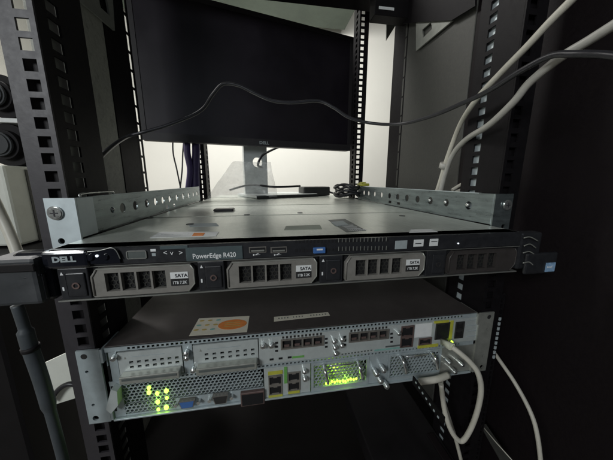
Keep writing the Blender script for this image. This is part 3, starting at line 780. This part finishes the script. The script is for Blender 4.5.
def crumple(name,label,base,ux,uz,nx,nz,amp,m):
    bm=bmesh.new(); V=[]
    for j in range(nz+1):
        row=[]
        for i in range(nx+1):
            u,v=i/nx,j/nz; w=1-.45*v*abs(2*u-1)
            p=Vector(base)+Vector(ux)*((u-.5)*w+.5)+Vector(uz)*v
            q=p*15; a=noise.fractal(q,1.,2.,2); b=.6*noise.ridged_multi_fractal(q*1.3,1.,2.,2,1.,2.)
            p=p+Vector((a*.3,-(a+.5*b)*1.0+.5*math.sin(u*PI)*-1.2,b*.25))*amp
            row.append(bm.verts.new(p))
        V.append(row)
    for j in range(nz):
        for i in range(nx): bm.faces.new((V[j][i],V[j][i+1],V[j+1][i+1],V[j+1][i]))
    bmesh.ops.solidify(bm,geom=bm.faces[:],thickness=.0004)
    for f_ in bm.faces: f_.smooth=True
    me=bpy.data.meshes.new(name); bm.to_mesh(me); bm.free(); me.materials.append(M[m]); o=bpy.data.objects.new(name,me); COL.objects.link(o)
    return tag(o,label,'plastic bag')
pm=mat('clear_plastic',(.93,.95,.94),.28,scale=40,var=.04); pb_=pm.node_tree.nodes['Principled BSDF']; pb_.inputs['Alpha'].default_value=.34; pb_.inputs['Specular IOR Level'].default_value=.9; pb_.inputs['Subsurface Weight'].default_value=.0; M['bag']=pm
crumple('plastic_bag','crumpled clear plastic bag slumped on the server lid left of the monitor stand',(-.215,.50,-.036),(.20,.03,0),(.03,.03,.105),40,22,.018,'bag')
# bits at the back of the lid
t=thing('power_adapter','small black box-shaped power adapter on the server lid right of the monitor stand','power adapter')
Q=Matrix.Translation((.13,.64,0)) @ Matrix.Rotation(math.radians(12),4,'Z')
B().box(-.055,.045,-.03,.03,-.0364,-.0050,.004,2).build('adapter_case','adapter',t,Q)
w=B(); w.tube([Q@Vector((.045,0,-.02)),Q@Vector((.07,-.01,-.03)),Q@Vector((.10,-.04,-.033))],.003,8,5); w.build('adapter_lead','cblack',t)
w=B()
pts=[]
for k in range(60):
    a=k/60*2*PI*4; pts.append((.195+.034*cos(a)+.004*sin(k*.7), .475+.05*sin(a), -.030+.034*(k/60)+.005*sin(k*1.3)))
w.tube(pts,.0034,7,2); tag(w.build('cable_coil','cblack'),'bunched coil of dark cable at the rear end of the right rail','cable')
w=B()
w.tube([aty(230,190,.60),aty(250,185,.55),aty(275,187,.5),aty(300,186,.56)],.0032,8,5); tag(w.build('desk_cable','cblack'),'black cable lying across the monitor base','cable')
yb=B(); yb.box(.2160,.2400,.415,.450,.0008,.0085,.0025,2); yb.box(.2200,.2320,.420,.445,.0087,.0120,.0015); tag(yb.build('yellow_connector','yellow'),'small yellow plastic connector on the rear of the right rail','connector')

# ================================================================== CABLES
def cable(name,label,pts,r,m,lim=.290,cat='cable',group=None,n=10):
    rg=random.Random(len(label)); pts=[aty(*q,lim) if isinstance(q,tuple) else q for q in pts]
    pts=[p+Vector((rg.uniform(-1,1),rg.uniform(-1,1),rg.uniform(-1,1)))*.0012 if 0<i<len(pts)-1 else p for i,p in enumerate(pts)]
    w=B(); w.tube([aty(*q,lim) if isinstance(q,tuple) else q for q in pts],r,n,8); return tag(w.build(name,m),label,cat,group)
cable('black_cable','long black cable draped from left to right across the front of the monitor',
 [at(0,-.236,77,206),at(0,-.236,84,189),at(0,-.237,95,167),at(0,-.240,108,149),at(0,-.255,126,137),(145,131,.19),(170,125,.20),(200,111,.21),(213,95,.21),(224,84.5,.21),(238,86,.21),(255,93,.21),(272,100,.21),(292,102.5,.21),(318,101.5,.21),(334,108,.205),(350,117,.20),(372,123,.19),(400,123.5,.15),(430,117,.10),at(0,.188,462,103),at(0,.186,490,90),(520,71,.04),(548,58,.01),(575,53,-.02),(600,53.5,-.05),(630,58,-.07)],.0026,'cblack',.186)
def XP(X,px,py): return at(0,X,px,py)
cable('white_cable','upper of two off-white cables rising to the upper right past the rack post',
 [XP(.238,436,194),XP(.238,440,180),XP(.236,446,163),XP(.230,453,140),XP(.220,463,120),XP(.208,478,97),XP(.202,500,74),XP(.200,528,46),XP(.200,552,22),XP(.200,584,-12)],.0032,'cwhite')
cable('white_cable','lower greyish-white cable rising to the right edge beside the black cable',
 [XP(.238,440,194),XP(.238,446,172),XP(.232,454,153),XP(.222,467,138),XP(.207,490,124),XP(.200,513,103),XP(.198,530,84),XP(.196,558,60),XP(.196,587,42),XP(.196,625,18)],.0036,'cgrey')
tag(B().tube([XP(.236,443.5,168),XP(.2355,445,163)],.0072,14,1).build('cable_tie','cgrey'),'pale tie wrapped round the two white cables where they leave the right rail','cable tie')
for k,(a,lb) in enumerate((([(452,190,.12),(462,184,.12),(470,180,.12),(480,181,.13),(492,187,.15)],'upper small off-white cable loop just above the right rail'),([(456,192,.11),(466,188,.11),(474,184,.11),(482,185,.12),(490,191,.14)],'lower small off-white cable loop just above the right rail'))):
    cable('looped_cable',lb,a,.0026,'cwhite')
# network lead hanging from the router
t=thing('network_lead','off-white network cable plugged into the yellow port, hanging in a U below the router','network cable')
pl=B(); pa=Vector(at(1,-.004,443,341)); pb=Vector(at(1,-.022,452,347)); pl.tube([pa,pb],.0050,4,1); pl.build('plug','plug',t)
w=B(); w.tube([pb,at(1,-.028,460,353),at(1,-.034,470,362),at(1,-.038,478,373),at(1,-.038,481,390),at(1,-.034,477,412),at(1,-.03,469,432),at(1,-.026,461,441),at(1,-.022,452,432),at(1,-.016,445,412),at(1,-.010,441,384)],.0031,10,6); w.build('lead','cwhite',t)
p=at(1,-.005,449,339.5); B().sphere((p.x,-.010,p.z),.0016).build('link_lamp','ledd',t)
t=thing('network_lead','short beige plug and cable dropping straight down beneath the router edge','network cable')
pa=at(1,-.012,419,381.5); pb=at(1,-.012,448,375); w=B(); w.tube([pa,pa.lerp(pb,.5)+Vector((0,-.004,.002)),pb],.0042,8,4); w.build('plug','cwhite',t)
w=B(); w.tube([at(1,-.004,441,381),at(1,-.004,443,398),at(1,-.004,449,418),at(1,-.004,456,440),at(1,-.004,464,472)],.0026,8,6); w.build('lead','cwhite',t)
cable('white_cable','thin off-white cable falling from behind the right ear of the router to the bottom edge',
 [(489,345,.015),(500,361,.012),(515,383,.006),(530,412,.002),(538,436,.0),(542,475,-.004)],.0026,'cwhite')
# left side: adapter block and sleeve cable
t=thing('inline_adapter','dark blue-grey adapter block with a thick cable hanging from it beside the left ear','adapter')
p0=at(1,-.05,-6,308); p1=at(1,-.05,33,258)
B().box(p0.x,p1.x,-.05,-.02,p0.z,p1.z,.003,2).build('adapter_block','dgrey',t)
b=B(); b.box(p0.x,p1.x+.0008,-.052,-.0505,p1.z-.010,p1.z-.004,.0006); b.build('block_ridge','dcase',t)
w=B(); w.tube([at(1,-.04,17,305),at(1,-.04,24,326),at(1,-.04,30,347),at(1,-.04,42,382),at(1,-.04,55,428),at(1,-.04,66,470)],lambda u: .0038 if u<.24 else (.0052 if u<.72 else .0040),12,8); w.build('cable_sleeve','cblue',t)
p=at(1,-.04,30,346); q=at(1,-.04,31.5,350); w=B(); w.tube([p,q],.0060,12,1); w.build('sleeve_ring','dcase',t)
t=thing('bracket_sheet','pale beige folded sheet beyond the thick cable at lower left','sheet')
pts=[(at(1,.04,*q).x,at(1,.04,*q).z) for q in ((38,366),(66,353),(82,396),(50,406))]
B().prism(pts,.04,.042,'xz').build('sheet_panel','beige',t)
w=B(); w.tube([at(1,.034,50,402),at(1,.034,58,390),at(1,.034,68,384),at(1,.034,78,385)],.0028,8,5); w.build('strap','cblack',t)

# ================================================================== LEFT BACKGROUND
def zpx(y,px=10): return at(1,.30,px,y).z
zc0,zc1=zpx(243),zpx(166)
t=thing('storage_cabinet','low dark cabinet outside the rack on the left, carrying the beige computer case','cabinet')
B().box(-1.25,-.46,.16,1.1,-1.2,zc0-.020,.004).build('cabinet_body','dcase',t)
B().box(-1.27,-.44,.14,1.12,zc0-.018,zc0-.003,.002).build('cabinet_top','dcase',t)
t=thing('computer_case','beige computer case seen past the left post','computer case')
B().box(-.86,-.50,.27,.62,zc0,zc1,.005,2).build('case_body','beige',t)
B().box(-.4998,-.4985,.31,.315,zc0,zc1-.006).build('case_seam','panel',t)
def drum(y0,y1,xr,lab):
    z1,z0=zpx(y0),zpx(y1); r=(z1-z0)/2; cx=at(1,.30,xr,(y0+y1)/2).x-r
    t=thing('cable_drum',lab,'drum','black round drums stacked behind the left post')
    B().cyl((cx,.37,(z0+z1)/2),r-.0005,.13,1,36,bev=.012).build('drum_body','dcase',t)
    B().cyl((cx,.299,(z0+z1)/2),r*.55,.01,1,24,bev=.003).build('drum_hub','dgrey',t)
    return cx,z1
cx,zz=drum(121.5,166,24,'lower black round drum, resting on the beige case')
tag(B().box(cx-.09,cx+.06,.31,.43,zz,zpx(117),.0006).build('gap_board','white'),'thin white board added in the bright gap between the two black drums','board')  # invented board, put in for the white gap between the drums
drum(71,117,17,'upper black round drum, on the white board')
cable('cream_cable','thick cream cable crossing the lower left behind the left post',[(-8,196,.10),(4,222,.10),(16,248,.09),(22,270,.08)],.0055,'cwhite')
# rear cables seen under the monitor at left
cable('purple_cable','dark purple cable running up beside the rear left post',[(188,192,.53),(190,170,.53),(187,150,.53),(188,120,.54)],.009,'cpurple')
cable('purple_cable','violet cable bundle right in front of the rear left post',[(196,192,.535),(195,170,.54),(196,150,.54),(195,120,.545)],.011,'cpurple')
cable('thin_cable','left strand of a thin dark cable hanging against the white wall',[(174,120,.62),(173,150,.62),(177,170,.62),(181,190,.62)],.0022,'cblack')
cable('thin_cable','right strand of a thin dark cable hanging against the white wall',[(186,120,.62),(183,150,.62),(182,170,.62),(180,190,.62)],.0022,'cblack')

# ================================================================== LIGHT
def area(name,loc,target,size,power,color,sy=None):
    l=bpy.data.lights.new(name,'AREA'); l.energy=power; l.color=color; l.size=size
    if sy: l.shape='RECTANGLE'; l.size_y=sy
    o=bpy.data.objects.new(name,l); COL.objects.link(o); o.location=loc
    o.rotation_euler=(Vector(target)-Vector(loc)).to_track_quat('-Z','Y').to_euler(); return o
area('back_room_lamp',(.1,1.3,1.42),(.4,2.6,.2),1.6,50,(1.,.995,.95),.5)
area('left_room_lamp',(-1.2,.9,1.42),(-.9,.5,-.1),.5,45,(1.,.98,.95))
area('screen_glow_fill',(.15,-1.3,.52),(-.2,.5,.15),.5,.9,(.8,.88,1.))  # dim fill added for a soft glow on the monitor screen
area('front_room_lamp',(-.75,-.95,.42),(-.05,0,-.12),.35,7.6,(.95,.985,1.))
wd=bpy.data.worlds.new('World'); scene.world=wd; wd.use_nodes=True
bg=wd.node_tree.nodes['Background']; bg.inputs[0].default_value=(.75,.8,1,1); bg.inputs[1].default_value=.003
vs=scene.view_settings; vs.view_transform='Standard'; vs.look='None'; vs.exposure=0; vs.gamma=1
scene.render.engine='CYCLES'
